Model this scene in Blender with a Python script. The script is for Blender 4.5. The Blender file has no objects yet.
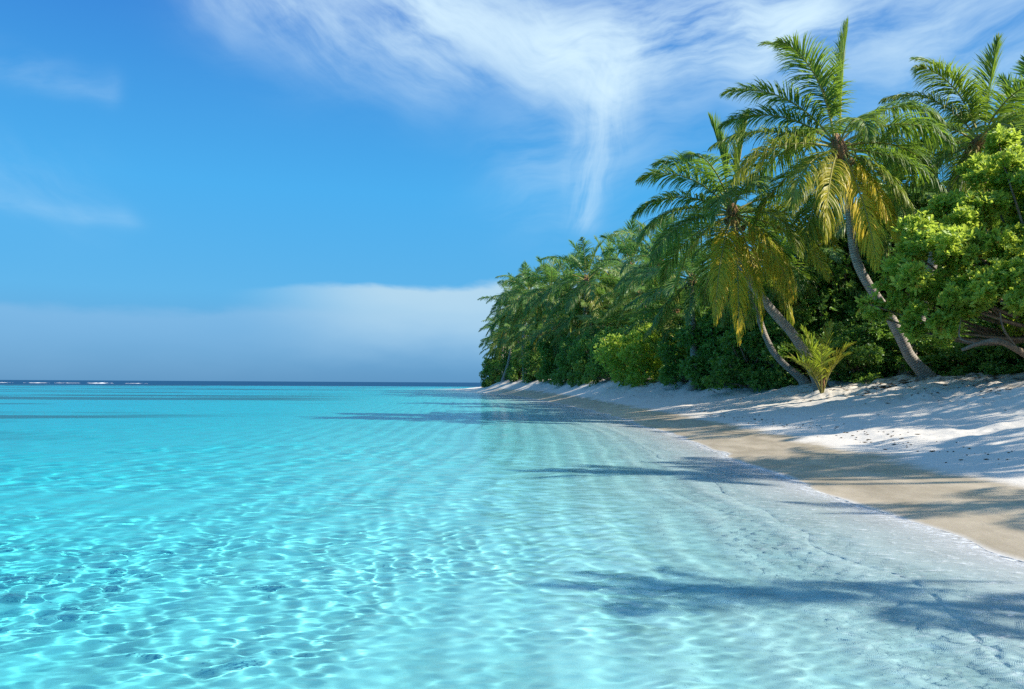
import bpy, bmesh, math, random
import numpy as np
from mathutils import Vector, Matrix, Quaternion, Euler

R = math.radians
scene = bpy.context.scene
COL = scene.collection

# ------------------------------------------------------------------ camera
W, H = 1024, 689
FPX = 803.0
CAM_H = 1.6
cam_d = bpy.data.cameras.new('camera')
cam_d.sensor_width = 36.0
cam_d.lens = FPX * 36.0 / W
cam_d.clip_start = 0.05
cam_d.clip_end = 20000
cam = bpy.data.objects.new('camera', cam_d)
COL.objects.link(cam)
PITCH, ROLL = 2.72, 0.33
cam.matrix_world = Matrix.Translation((0, 0, CAM_H)) @ Matrix.Rotation(R(90 + PITCH), 4, 'X') @ Matrix.Rotation(R(ROLL), 4, 'Z')
scene.camera = cam
CM = cam.matrix_world.to_3x3()


def at(px, py, d):
    """world point seen at photo pixel (px,py), d metres ahead (world y)"""
    v = CM @ Vector(((px - W / 2) / FPX, -(py - H / 2) / FPX, -1.0))
    v = v * (d / v.y)
    return Vector((v.x, v.y, v.z + CAM_H))


# ------------------------------------------------------------------ light
SUN_EL, SUN_AZ = 37.0, -17.0          # azimuth measured from +X towards +Y
sx = Vector((math.cos(R(SUN_EL)) * math.cos(R(SUN_AZ)), math.cos(R(SUN_EL)) * math.sin(R(SUN_AZ)), math.sin(R(SUN_EL))))
sun_d = bpy.data.lights.new('sun', 'SUN')
sun_d.energy = 4.6
sun_d.angle = R(0.53)
sun_d.color = (1.0, 0.93, 0.82)
sun = bpy.data.objects.new('sun', sun_d)
COL.objects.link(sun)
sun.rotation_euler = (-sx).to_track_quat('-Z', 'Y').to_euler()
sun_d.cycles.is_caustics_light = True

world = bpy.data.worlds.new('World')
scene.world = world
world.use_nodes = True
wt = world.node_tree
wt.nodes.clear()


class NT:
    """tiny helper for building node trees"""
    def __init__(s, tree): s.t = tree
    def n(s, typ, **kw):
        nd = s.t.nodes.new(typ)
        for k, v in kw.items(): setattr(nd, k, v)
        return nd
    def put(s, sock, v):
        if isinstance(v, bpy.types.NodeSocket): s.t.links.new(v, sock)
        else: sock.default_value = v
    def math(s, op, a, b=None, c=None, clamp=False):
        nd = s.n('ShaderNodeMath', operation=op, use_clamp=clamp)
        s.put(nd.inputs[0], a)
        if b is not None: s.put(nd.inputs[1], b)
        if c is not None: s.put(nd.inputs[2], c)
        return nd.outputs[0]
    def mix(s, f, a, b, blend='MIX'):
        nd = s.n('ShaderNodeMix', data_type='RGBA', blend_type=blend)
        s.put(nd.inputs[0], f); s.put(nd.inputs[6], a); s.put(nd.inputs[7], b)
        return nd.outputs[2]
    def noise(s, vec, scale, detail=4, rough=0.55, dist=0.0, dim='3D'):
        nd = s.n('ShaderNodeTexNoise', noise_dimensions=dim)
        if vec is not None: s.put(nd.inputs['Vector'], vec)
        nd.inputs['Scale'].default_value = scale
        nd.inputs['Detail'].default_value = detail
        nd.inputs['Roughness'].default_value = rough
        nd.inputs['Distortion'].default_value = dist
        return nd.outputs[0]
    def ramp(s, f, a, b, va=0.0, vb=1.0, smooth=True):
        nd = s.n('ShaderNodeMapRange', interpolation_type='SMOOTHSTEP' if smooth else 'LINEAR')
        s.put(nd.inputs[0], f); s.put(nd.inputs[1], a); s.put(nd.inputs[2], b)
        s.put(nd.inputs[3], va); s.put(nd.inputs[4], vb)
        return nd.outputs[0]
    def xyz(s, x, y, z):
        nd = s.n('ShaderNodeCombineXYZ')
        s.put(nd.inputs[0], x); s.put(nd.inputs[1], y); s.put(nd.inputs[2], z)
        return nd.outputs[0]
    def sep(s, v):
        nd = s.n('ShaderNodeSeparateXYZ'); s.put(nd.inputs[0], v)
        return nd.outputs
    def attr(s, name):
        nd = s.n('ShaderNodeAttribute', attribute_name=name)
        return nd


w = NT(wt)
sky = w.n('ShaderNodeTexSky', sky_type='NISHITA')
sky.sun_disc = False
sky.sun_elevation = R(SUN_EL)
sky.sun_rotation = R(90 - SUN_AZ)
sky.altitude = 0
sky.air_density = 1.0
sky.dust_density = 0.35
sky.ozone_density = 2.2
hs = w.n('ShaderNodeHueSaturation')
hs.inputs['Saturation'].default_value = 1.22
hs.inputs['Value'].default_value = 1.0
wt.links.new(sky.outputs[0], hs.inputs['Color'])
skycol = hs.outputs[0]
# clouds, laid out by compass azimuth and elevation (degrees) of the sky direction
tc = w.n('ShaderNodeTexCoord')
dx, dy, dz = w.sep(tc.outputs['Generated'])
DEG = 180 / math.pi
az = w.math('MULTIPLY', w.math('ARCTAN2', dx, dy), DEG)
el = w.math('MULTIPLY', w.math('ARCSINE', dz), DEG)


def deg(px, py):
    v = CM @ Vector(((px - W / 2) / FPX, -(py - H / 2) / FPX, -1.0)); v.normalize()
    return math.atan2(v.x, v.y) * DEG, math.asin(v.z) * DEG


# deep tropical blue: grade the pale horizon of the sky model towards clear-air blue
cr = w.n('ShaderNodeValToRGB')
w.put(cr.inputs[0], w.ramp(el, 0.0, 60.0, 0, 1, False))
for i, (p, c) in enumerate([(0.0, (0.42, 1.80, 3.6)), (0.04, (0.50, 2.15, 4.2)), (0.10, (0.58, 2.8, 5.2)), (0.22, (0.42, 2.75, 5.6)), (0.42, (0.24, 1.5, 4.5)), (0.75, (0.35, 2.1, 5.6)), (1.0, (0.45, 2.4, 6.0))]):
    e_ = cr.color_ramp.elements[i] if i < 2 else cr.color_ramp.elements.new(p)
    e_.position = p; e_.color = (c[0] / 7, c[1] / 7, c[2] / 7, 1)
vm = w.n('ShaderNodeVectorMath', operation='SCALE'); w.put(vm.inputs[0], cr.outputs[0]); vm.inputs['Scale'].default_value = 6.0
skycol = w.mix(w.ramp(el, 28, 55, 0.94, 0.65), skycol, vm.outputs[0])
aev = w.xyz(az, el, 0.0)
warp = w.math('MULTIPLY', w.math('SUBTRACT', w.noise(aev, 0.11, 2, 0.5), 0.5), 6.0)
warp2 = w.math('MULTIPLY', w.math('SUBTRACT', w.noise(w.xyz(az, el, 7.7), 0.13, 2, 0.5), 0.5), 4.0)
azw = w.math('ADD', az, warp)
elw = w.math('ADD', el, warp2)


def capsule(p0, p1, wid, soft=True, warped=True, wid1=None):
    """soft streak of cloud between two sky directions"""
    a0, e0 = p0; a1, e1 = p1
    A, E = (azw, elw) if warped else (az, el)
    L = math.hypot(a1 - a0, e1 - e0); ux, uy = (a1 - a0) / L, (e1 - e0) / L
    ra, re = w.math('SUBTRACT', A, a0), w.math('SUBTRACT', E, e0)
    t = w.math('ADD', w.math('MULTIPLY', ra, ux), w.math('MULTIPLY', re, uy))
    q = w.math('ABSOLUTE', w.math('ADD', w.math('MULTIPLY', ra, -uy), w.math('MULTIPLY', re, ux)))
    over = w.math('MAXIMUM', w.math('SUBTRACT', w.math('MULTIPLY', t, -1), 0.0), w.math('SUBTRACT', t, L))
    over = w.math('MAXIMUM', over, 0.0)
    dist = w.math('SQRT', w.math('ADD', w.math('MULTIPLY', q, q), w.math('MULTIPLY', over, over)))
    ww = wid if wid1 is None else w.ramp(t, 0.0, L, wid, wid1, False)
    return w.math('POWER', 2.718, w.math('MULTIPLY', w.math('POWER', w.math('DIVIDE', dist, ww), 2.0), -1.0))


def streaks(rot, sc, stretch, seed, lo, hi):
    c, s_ = math.cos(R(rot)), math.sin(R(rot))
    u = w.math('ADD', w.math('MULTIPLY', azw, c / stretch), w.math('MULTIPLY', elw, s_ / stretch))
    v = w.math('ADD', w.math('MULTIPLY', azw, -s_), w.math('MULTIPLY', elw, c))
    return w.ramp(w.noise(w.xyz(u, v, seed), sc, 8, 0.60), lo, hi)


st1 = streaks(-28, 0.42, 3.5, 3.1, 0.20, 0.80)
st2 = streaks(8, 0.45, 4.0, 9.4, 0.22, 0.82)
st3 = streaks(80, 0.5, 5.0, 5.4, 0.30, 0.66)
layers = []
def add_cloud(mask, tex, amt): layers.append(w.math('MULTIPLY', w.math('MULTIPLY', mask, tex), amt))
add_cloud(capsule(deg(210, -25), deg(420, 35), 2.2, wid1=3.4), st1, 0.75)
add_cloud(capsule(deg(430, 5), deg(600, 78), 2.7), st1, 1.2)
add_cloud(capsule(deg(560, 45), deg(790, 28), 2.3), st2, 1.25)
add_cloud(capsule(deg(760, 10), deg(1200, 40), 4.2), st2, 0.6)
add_cloud(capsule(deg(300, -80), deg(900, -60), 6.0), st2, 0.45)
add_cloud(capsule(deg(612, 70), deg(583, 215), 2.4, warped=False, wid1=1.0), st3, 0.50)
add_cloud(capsule(deg(640, 95), deg(560, 150), 4.5), st2, 0.30)
add_cloud(capsule(deg(-60, 196), deg(120, 214), 0.7), st2, 0.14)
add_cloud(capsule(deg(-60, 150), deg(80, 195), 2.2), st1, 0.10)
add_cloud(capsule(deg(-60, 55), deg(110, 90), 0.8), st2, 0.18)
# unseen thin cloud, added above the camera's view to brighten the shaded parts
layers.append(w.math('MULTIPLY', w.math('MULTIPLY', w.ramp(el, 34, 50), streaks(20, 0.08, 2.0, 1.4, 0.30, 0.65)), 0.4))
cl = layers[0]
for L_ in layers[1:]: cl = w.math('ADD', cl, L_)
cl = w.math('SUBTRACT', 1.0, w.math('POWER', 2.718, w.math('MULTIPLY', cl, -1.25)))
# low bank of haze and flat cloud above the horizon
edge = w.math('MULTIPLY', w.math('SUBTRACT', w.noise(w.xyz(w.math('MULTIPLY', az, 0.35), el, 2.0), 0.35, 5, 0.55), 0.5), 2.4)
ele = w.math('ADD', el, edge)
e_low = deg(100, 306)[1]; e_hi = deg(380, 283)[1]; e_tip = deg(240, 292)[1]
azr = w.ramp(az, deg(215, 300)[0], deg(400, 300)[0])
top = w.ramp(az, deg(225, 300)[0], deg(330, 300)[0], e_tip, e_hi)
bot = w.ramp(az, deg(225, 300)[0], deg(420, 300)[0], e_tip - 0.2, 1.0)
bank1 = w.math('MULTIPLY', w.math('MULTIPLY', w.ramp(ele, e_low + 0.5, e_low - 0.4), w.ramp(ele, -0.5, e_low)), 0.5)
bank2 = w.math('MULTIPLY', w.math('MULTIPLY', w.ramp(w.math('SUBTRACT', ele, top), 0.25, -0.45), w.ramp(ele, 0.3, e_hi - 0.4)), w.math('MULTIPLY', azr, 1.0))
white = w.mix(0.0, (0.5, 0.5, 0.5, 1), (0, 0, 0, 1))
SKY_S = 0.10
CLOUD = (4.2, 5.4, 6.0, 1)
HAZE = (2.5, 3.8, 4.8, 1)
HAZE1 = (1.5, 2.9, 4.5, 1)
c1 = w.mix(bank2, w.mix(bank1, skycol, HAZE1), HAZE)
c2 = w.mix(cl, c1, CLOUD)
bg = w.n('ShaderNodeBackground')
bg.inputs[1].default_value = SKY_S
wt.links.new(c2, bg.inputs[0])
wo = w.n('ShaderNodeOutputWorld')
wt.links.new(bg.outputs[0], wo.inputs[0])

scene.view_settings.view_transform = 'Standard'
scene.view_settings.look = 'None'
scene.view_settings.exposure = 0.85
scene.view_settings.gamma = 1.0
scene.view_settings.use_curve_mapping = False
cy = scene.cycles
cy.max_bounces = 10
cy.diffuse_bounces = 4
cy.glossy_bounces = 3
cy.transmission_bounces = 6
cy.transparent_max_bounces = 8
cy.caustics_refractive = True
cy.caustics_reflective = False
cy.sample_clamp_indirect = 4.0
cy.use_denoising = False

# ------------------------------------------------------------------ numeric helpers
rng = np.random.default_rng(7)


def hash2(ix, iy, seed):
    h = (ix.astype(np.int64) * 374761393 + iy.astype(np.int64) * 668265263 + seed * 1274126177) & 0xFFFFFFFF
    h = ((h ^ (h >> 13)) * 1274126177) & 0xFFFFFFFF
    h = (h ^ (h >> 16)) & 0xFFFF
    return h / 65535.0


def vnoise(x, y, seed=0):
    ix, iy = np.floor(x), np.floor(y)
    fx, fy = x - ix, y - iy
    fx = fx * fx * fx * (fx * (fx * 6 - 15) + 10); fy = fy * fy * fy * (fy * (fy * 6 - 15) + 10)
    a = hash2(ix, iy, seed); b = hash2(ix + 1, iy, seed); c = hash2(ix, iy + 1, seed); d = hash2(ix + 1, iy + 1, seed)
    return (a * (1 - fx) + b * fx) * (1 - fy) + (c * (1 - fx) + d * fx) * fy - 0.5


def fbm(x, y, oct=4, seed=0, rough=0.5):
    s = np.zeros_like(x); a = 1.0
    for i in range(oct):
        s += a * vnoise(x * 2 ** i + 17.3 * i, y * 2 ** i - 9.1 * i, seed + i); a *= rough
    return s


def sstep(a, b, x):
    t = np.clip((x - a) / (b - a), 0, 1); return t * t * (3 - 2 * t)


# ------------------------------------------------------------------ coast
SHORE = np.array([(-400, 10), (-60, 7), (0, 4.4), (7.3, 4.62), (12.6, 4.5), (18, 5.05), (22.5, 5.25), (30, 5.1), (45, 4.9), (64, 3.6), (90, 1.2),
                  (120, -3), (150, -8.5), (172, -12), (190, -13), (210, -11), (5000, -11)], float)


def shore_x(y):
    return np.interp(y, SHORE[:, 0], SHORE[:, 1])


def shore_dist(x, y):
    sy = (shore_x(y) + shore_x(y - 1.5) + shore_x(y + 1.5) + shore_x(y - 3) + shore_x(y + 3)) / 5
    s1 = x - sy
    wob = 0.50 * vnoise(x * 0 + 3.3, y / 3.2, 5) + 0.28 * vnoise(x * 0 + 1.3, y / 1.1, 6)
    s1 = s1 + wob * sstep(-4, 0, s1) * (1 - sstep(2, 6, s1))
    s2 = (205 - y) * 0.8
    k = 6.0
    h = np.clip(0.5 + 0.5 * (s2 - s1) / k, 0, 1)
    m = s2 * (1 - h) + s1 * h - k * h * (1 - h)
    return np.where(np.minimum(s1, s2) > 30, np.minimum(s1, s2), m)


def terrain_z(x, y, detail=True):
    s = shore_dist(x, y)
    so = np.maximum(-s, 0)
    r = np.hypot(x, y)
    # lagoon floor
    depth = 0.055 * np.minimum(so, 9) + 0.045 * np.clip(so - 9, 0, 25) + 0.006 * np.clip(so - 34, 0, 200)
    depth = depth + 0.25 * fbm(x / 18, y / 18, 3, 40) * sstep(6, 30, so)
    depth = depth + 45 * sstep(300, 380, np.hypot(x, y * 1.0) + 40 * vnoise(x / 90, y / 90, 3)) * sstep(20, 120, so)
    # sand ribs under water, parallel to the shore
    ribw = sstep(0.6, 2.0, so) * (1 - sstep(9, 16, so))
    ph = so + 0.50 * fbm(x / 2.6, y / 6.5, 3, 21)
    rib = np.sin(2 * np.pi * ph / 0.66) * 0.5 + 0.2 * np.sin(2 * np.pi * ph / 0.31 + 1)
    depth = depth - 0.030 * rib * ribw * (0.7 + 1.2 * vnoise(x / 1.5, y / 3.0, 23))
    depth = depth - 0.012 * fbm(x / 0.35, y / 0.5, 3, 61) * sstep(0.3, 1.5, so)
    # beach: its berm is wide near by and narrow towards the point
    si = np.maximum(s, 0)
    wb = np.interp(y, [0, 36, 66, 100, 142, 165], [10.2, 10.2, 5.2, 4.3, 4.6, 12])
    u = si / wb
    z = np.interp(u, [0, .3, .62, 1.0, 1.22, 6], [0, .33, .82, 1.60, 2.0, 2.5])
    dry = sstep(2.2, 4.0, si)
    z = z + dry * (0.10 * fbm(x / 2.6, y / 2.6, 3, 11) + 0.055 * fbm(x / 0.55, y / 0.55, 3, 12))
    # trampled, lumpy sand and the scarp under the trees
    lump = sstep(.6, .85, u)
    z = z + lump * 0.22 * fbm(x / 0.9, y / 1.1, 4, 14, 0.6)
    pit = vnoise(x / 0.42, y / 0.42, 77)
    z = z - dry * 0.05 * sstep(0.22, 0.42, pit)
    z = z + 0.006 * fbm(x / 0.5, y / 0.9, 3, 15) * sstep(0.05, 0.5, si)
    return np.where(s > 0, z, -depth), s, u


def polar_grid(name, rs, ths, zfun):
    nr, nt = len(rs), len(ths)
    rr, tt = np.meshgrid(rs, ths, indexing='ij')
    x = (rr * np.sin(tt)).ravel(); y = (rr * np.cos(tt)).ravel()
    z, attrs = zfun(x, y, rr.ravel())
    me = bpy.data.meshes.new(name)
    nv = nr * nt
    i = np.arange(nr - 1)[:, None] * nt + np.arange(nt)[None, :]
    j = np.arange(nr - 1)[:, None] * nt + (np.arange(nt)[None, :] + 1) % nt
    q = np.stack([i, i + nt, j + nt, j], -1).reshape(-1, 4)[:, ::-1]
    nq = len(q)
    me.vertices.add(nv)
    me.vertices.foreach_set('co', np.stack([x, y, z], 1).astype(np.float32).ravel())
    me.loops.add(nq * 4); me.loops.foreach_set('vertex_index', q.astype(np.int32).ravel())
    me.polygons.add(nq)
    me.polygons.foreach_set('loop_start', np.arange(0, nq * 4, 4, dtype=np.int32))
    me.polygons.foreach_set('loop_total', np.full(nq, 4, np.int32))
    me.polygons.foreach_set('use_smooth', np.ones(nq, bool))
    for an, av in attrs.items():
        a = me.attributes.new(an, 'FLOAT', 'POINT'); a.data.foreach_set('value', av.astype(np.float32))
    me.update(calc_edges=True)
    return me


def ring(r0, parts):
    out = [r0]
    for rmax, k in parts:
        while out[-1] < rmax: out.append(out[-1] * (1 + k))
    return np.array(out)


def angles(half, n, coarse):
    a = np.linspace(-R(half), R(half), n)
    b = np.linspace(R(half), 2 * math.pi - R(half), coarse + 2)[1:-1]
    return np.concatenate([a, b])


def mesh_obj(name, me, mat=None, parent=None):
    o = bpy.data.objects.new(name, me); COL.objects.link(o)
    if mat: me.materials.append(mat)
    if parent: o.parent = parent
    return o


# ------------------------------------------------------------------ sand material
def new_mat(name):
    m = bpy.data.materials.new(name); m.use_nodes = True
    m.node_tree.nodes.clear()
    return m, NT(m.node_tree)


def finish(t, shader, disp=None):
    o = t.n('ShaderNodeOutputMaterial'); t.t.links.new(shader, o.inputs[0])


sand_m, t = new_mat('sand')
geo = t.n('ShaderNodeNewGeometry'); P = geo.outputs['Position']
sdist = t.attr('shore').outputs['Fac']
px_, py_, pz_ = t.sep(P)
n1 = t.noise(P, 1.2, 5, 0.6); n2 = t.noise(P, 9.0, 5, 0.65); n3 = t.noise(P, 70.0, 3, 0.7)
dryc = t.mix(n2, (0.62, 0.565, 0.48, 1), (0.80, 0.75, 0.67, 1))
dryc = t.mix(t.ramp(n3, 0.30, 0.70), t.mix(1.0, dryc, (0.80, 0.78, 0.76, 1), 'MULTIPLY'), dryc)
wetc = t.mix(t.ramp(t.noise(t.xyz(t.math('MULTIPLY', px_, 1.0), t.math('MULTIPLY', py_, 0.35), 0.0), 1.6, 6, 0.65), 0.3, 0.7), (0.42, 0.345, 0.245, 1), (0.63, 0.525, 0.385, 1))
wetc = t.mix(t.ramp(n3, 0.25, 0.75), t.mix(1.0, wetc, (0.82, 0.8, 0.78, 1), 'MULTIPLY'), wetc)
wob = t.math('MULTIPLY', t.math('SUBTRACT', t.noise(P, 0.55, 5, 0.6), 0.5), 1.9)
sw = t.math('ADD', sdist, wob)
wet = t.ramp(sw, 2.55, 1.9)
floorc = t.mix(t.ramp(n1, 0.35, 0.65), (0.70, 0.69, 0.67, 1), (0.81, 0.80, 0.78, 1))
rib = t.attr('rib').outputs['Fac']
floorc = t.mix(t.math('MULTIPLY', t.math('MULTIPLY', t.ramp(rib, -0.3, 0.6), t.ramp(n1, 0.25, 0.5)), 0.95), floorc, (0.90, 0.88, 0.84, 1))
reef = t.attr('reef').outputs['Fac']
floorc = t.mix(reef, floorc, (0.07, 0.11, 0.09, 1))
deepm = t.attr('deep').outputs['Fac']
floorc = t.mix(deepm, floorc, (0.02, 0.05, 0.10, 1))
base = t.mix(wet, dryc, wetc)
base = t.mix(t.ramp(sdist, 0.12, -0.10), base, floorc)
# leaf litter staining under the trees
lit = t.math('MULTIPLY', t.ramp(t.attr('berm').outputs['Fac'], 0.93, 1.12), t.ramp(t.noise(P, 2.2, 6, 0.7), 0.40, 0.62))
base = t.mix(lit, base, (0.085, 0.06, 0.035, 1))
bs = t.n('ShaderNodeBsdfPrincipled')
t.put(bs.inputs['Base Color'], base)
t.put(bs.inputs['Roughness'], t.ramp(wet, 0.0, 1.0, 0.95, 0.33))
t.put(bs.inputs['Specular IOR Level'], t.ramp(wet, 0, 1, 0.15, 0.35))
bm_ = t.n('ShaderNodeBump'); bm_.inputs['Strength'].default_value = 0.55; bm_.inputs['Distance'].default_value = 0.03
hgt = t.math('ADD', t.math('MULTIPLY', n2, 0.7), t.math('MULTIPLY', n3, 0.25))
hgt = t.math('MULTIPLY', hgt, t.ramp(wet, 0.0, 1.0, 1.0, 0.3))
t.put(bm_.inputs['Height'], hgt)
t.put(bs.inputs['Normal'], bm_.outputs[0])
finish(t, bs.outputs[0])


def terr(x, y, r):
    z, s, u = terrain_z(x, y)
    so = np.maximum(-s, 0)
    ph = so + 0.50 * fbm(x / 2.6, y / 6.5, 3, 21)
    rib = np.sin(2 * np.pi * ph / 0.66) * sstep(0.6, 2.0, so) * (1 - sstep(9, 16, so))
    reef = sstep(0.16, 0.34, fbm(x / 34, y / 8, 4, 90)) * sstep(14, 26, so) * 0.8
    reef = np.maximum(reef, 0.75 * sstep(0.30, 0.42, fbm(x / 60, y / 22, 4, 93)) * sstep(80, 120, so))
    deep = sstep(290, 340, r) * sstep(20, 120, so)
    return z, {'shore': s, 'rib': rib, 'reef': reef, 'deep': deep, 'berm': u}


TH = angles(44, 760, 200)
g_me = polar_grid('beach_sand', np.concatenate([[0.02], ring(1.2, [(40, .0062), (260, .010), (9000, .03)])]), TH, terr)
ground = mesh_obj('beach_sand', g_me, sand_m)
ground['kind'] = 'structure'
ground.cycles.is_caustics_receiver = True

# ------------------------------------------------------------------ water
NW = 90
wr = np.random.default_rng(3)
wl = np.exp(wr.uniform(np.log(0.085), np.log(1.2), NW))
wdir = np.where(wl < 0.40, R(82) + wr.normal(0, 0.75, NW), R(200) + wr.normal(0, 0.8, NW))          # waves roll in towards the beach at a slant
wph = wr.uniform(0, 2 * np.pi, NW)


def water_h(x, y, r):
    s = shore_dist(x, y)
    depth = np.maximum(-terrain_z(x, y)[0], 0)
    z = np.zeros_like(x)
    near = r < 90
    xn, yn, rn = x[near], y[near], r[near]
    zz = np.zeros_like(xn)
    gx = xn + 0.12 * vnoise(xn / 1.3, yn / 1.3, 31); gy = yn + 0.12 * vnoise(xn / 1.3, yn / 1.3, 32)
    for l, a, p in zip(wl, wdir, wph):
        k = 2 * np.pi / l
        amp = 0.0125 * l ** 0.80 / math.sqrt(NW) * 1.7 * (1.0 + 0.6 * math.exp(-((math.log(l / 0.18)) / 0.5) ** 2))
        fade = 1 - sstep(0.12, 0.26, np.where(rn < 22, rn * 0.0032, rn * 0.006) / l)
        zz += amp * fade * np.sin(k * (gx * math.cos(a) + gy * math.sin(a)) + p)
    z[near] = zz * (1 - sstep(60, 90, rn))
    damp = 0.10 + 0.90 * sstep(0.03, 0.28, depth)
    patch = np.clip(0.66 + 1.2 * fbm(x / 2.6, y / 1.9, 3, 51), 0.12, 0.74)
    z = z * damp * patch
    # little swash fronts running up the sand
    so = -s
    for d0, hh, wd in ((0.05, 0.006, 0.10), (1.45, 0.0035, 0.30)):
        f = so - d0 - 0.5 * vnoise(y / 2.3 + d0 * 7, y * 0, 8) - 0.25 * vnoise(y / 0.7 + d0 * 3, y * 0, 9)
        z = z + hh * np.where(f < 0, np.exp(-(f / (wd * 0.35)) ** 2), np.exp(-(f / (wd * 1.6)) ** 2)) * (0.4 + 1.2 * (vnoise(y / 4 + d0, y * 0, 10) + 0.5))
    return z, {'depth': depth, 'shore': s, 'deep': sstep(285, 330, r + 25 * vnoise(x / 60, y / 60, 4)) * sstep(20, 120, so)}


water_m, t = new_mat('sea_water')
geo = t.n('ShaderNodeNewGeometry'); P = geo.outputs['Position']
dep = t.attr('depth').outputs['Fac']
K = (2.2, 0.095, 0.015)
tint = t.n('ShaderNodeCombineColor')
for i in range(3):
    t.put(tint.inputs[i], t.math('POWER', 2.71828, t.math('MULTIPLY', dep, -K[i])))
dist = t.n('ShaderNodeVectorMath', operation='LENGTH'); t.put(dist.inputs[0], P)
px_, py_, pz_ = t.sep(P)
flat = t.xyz(px_, t.math('MULTIPLY', py_, 1.3), 0.0)
h1 = t.noise(flat, 3.0, 3, 0.55); h2 = t.noise(flat, 0.5, 4, 0.6)
bump = t.n('ShaderNodeBump')
far = t.ramp(dist.outputs['Value'], 8, 45)
t.put(bump.inputs['Strength'], t.ramp(dist.outputs['Value'], 6, 40, 0.20, 0.65))
bump.inputs['Distance'].default_value = 0.07
t.put(bump.inputs['Height'], t.math('ADD', h1, h2))
refr = t.n('ShaderNodeBsdfRefraction'); refr.inputs['IOR'].default_value = 1.33; refr.inputs['Roughness'].default_value = 0.0
t.put(refr.inputs['Color'], tint.outputs[0]); t.put(refr.inputs['Normal'], bump.outputs[0])
glo = t.n('ShaderNodeBsdfGlossy'); glo.inputs['Roughness'].default_value = 0.03
t.put(glo.inputs['Normal'], bump.outputs[0])
fr = t.n('ShaderNodeFresnel'); fr.inputs['IOR'].default_value = 1.33
t.put(fr.inputs['Normal'], bump.outputs[0])
mx = t.n('ShaderNodeMixShader')
t.put(mx.inputs[0], t.math('MULTIPLY', fr.outputs[0], 0.62))
t.t.links.new(refr.outputs[0], mx.inputs[1]); t.t.links.new(glo.outputs[0], mx.inputs[2])
# open ocean past the reef: light scattered back by deep blue water
dpb = t.n('ShaderNodeBsdfDiffuse'); dpb.inputs['Color'].default_value = (0.012, 0.068, 0.15, 1)
mx2 = t.n('ShaderNodeMixShader')
t.put(mx2.inputs[0], t.math('MULTIPLY', t.attr('deep').outputs['Fac'], 0.8))
t.t.links.new(mx.outputs[0], mx2.inputs[1]); t.t.links.new(dpb.outputs[0], mx2.inputs[2])
# lace of foam along the edge
sh = t.attr('shore').outputs['Fac']
lace = t.ramp(t.noise(P, 5.5, 6, 0.72, 0.6), 0.47, 0.60)
lace2 = t.ramp(t.noise(t.xyz(t.math('MULTIPLY', px_, 0.6), py_, 0.0), 14.0, 5, 0.7), 0.46, 0.66)
edge = t.math('MULTIPLY', t.ramp(sh, -0.45, -0.02), t.math('ADD', t.math('MULTIPLY', lace2, 0.75), 0.08))
band = t.math('MULTIPLY', t.ramp(sh, -3.2, -0.5), t.math('MULTIPLY', t.math('MULTIPLY', lace, lace2), 0.38))
rim = t.math('MULTIPLY', t.ramp(sh, -0.06, -0.01), t.math('MULTIPLY', lace, 0.45))
foam = t.n('ShaderNodeBsdfDiffuse'); foam.inputs['Color'].default_value = (0.82, 0.84, 0.84, 1)
mx3 = t.n('ShaderNodeMixShader')
t.put(mx3.inputs[0], t.math('MAXIMUM', t.math('MAXIMUM', edge, band), rim))
t.t.links.new(mx2.outputs[0], mx3.inputs[1]); t.t.links.new(foam.outputs[0], mx3.inputs[2])
finish(t, mx3.outputs[0])

TW = angles(40, 1000, 160)
w_me = polar_grid('sea_water', np.concatenate([[0.02], ring(1.6, [(3.4, .02), (24, .0032), (45, .006), (260, .015), (9000, .06)])]), TW, water_h)
water = mesh_obj('sea_water', w_me, water_m)
water['kind'] = 'structure'
water.cycles.is_caustics_caster = True
print('verts', len(g_me.vertices), len(w_me.vertices))


# ------------------------------------------------------------------ object helpers
def ground_z(x, y):
    return float(terrain_z(np.array([float(x)]), np.array([float(y)]))[0][0])


def thing(name, label, cat, loc, group=None):
    o = bpy.data.objects.new(name, None); COL.objects.link(o)
    o.empty_display_size = 0.3
    o.location = loc; o['label'] = label; o['category'] = cat
    if group: o['group'] = group
    return o


def dup(root, loc, rz=0.0, sc=1.0, label=None, group=None, tilt=(0, 0)):
    r = root.copy(); COL.objects.link(r)
    r.location = loc; r.rotation_euler = (tilt[0], tilt[1], rz); r.scale = (sc, sc, sc) if not hasattr(sc, '__len__') else sc
    if label: r['label'] = label
    if group: r['group'] = group
    for ch in list(root.children):
        c = ch.copy(); COL.objects.link(c); c.parent = r
        for g in list(ch.children):
            d = g.copy(); COL.objects.link(d); d.parent = c
    return r


def raw_mesh(name, V, F, attrs=None, smooth=True):
    """V (n,3), F (m,k) arrays -> mesh"""
    me = bpy.data.meshes.new(name)
    V = np.asarray(V, np.float32); F = np.asarray(F, np.int32)
    k = F.shape[1]
    me.vertices.add(len(V)); me.vertices.foreach_set('co', V.ravel())
    me.loops.add(F.size); me.loops.foreach_set('vertex_index', F.ravel())
    me.polygons.add(len(F))
    me.polygons.foreach_set('loop_start', np.arange(0, F.size, k, dtype=np.int32))
    me.polygons.foreach_set('loop_total', np.full(len(F), k, np.int32))
    me.polygons.foreach_set('use_smooth', np.full(len(F), smooth, bool))
    for an, av in (attrs or {}).items():
        a = me.attributes.new(an, 'FLOAT', 'POINT'); a.data.foreach_set('value', np.asarray(av, np.float32))
    me.update(calc_edges=True)
    return me


def unit(v):
    return v / np.maximum(np.linalg.norm(v, axis=-1, keepdims=True), 1e-9)


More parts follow.
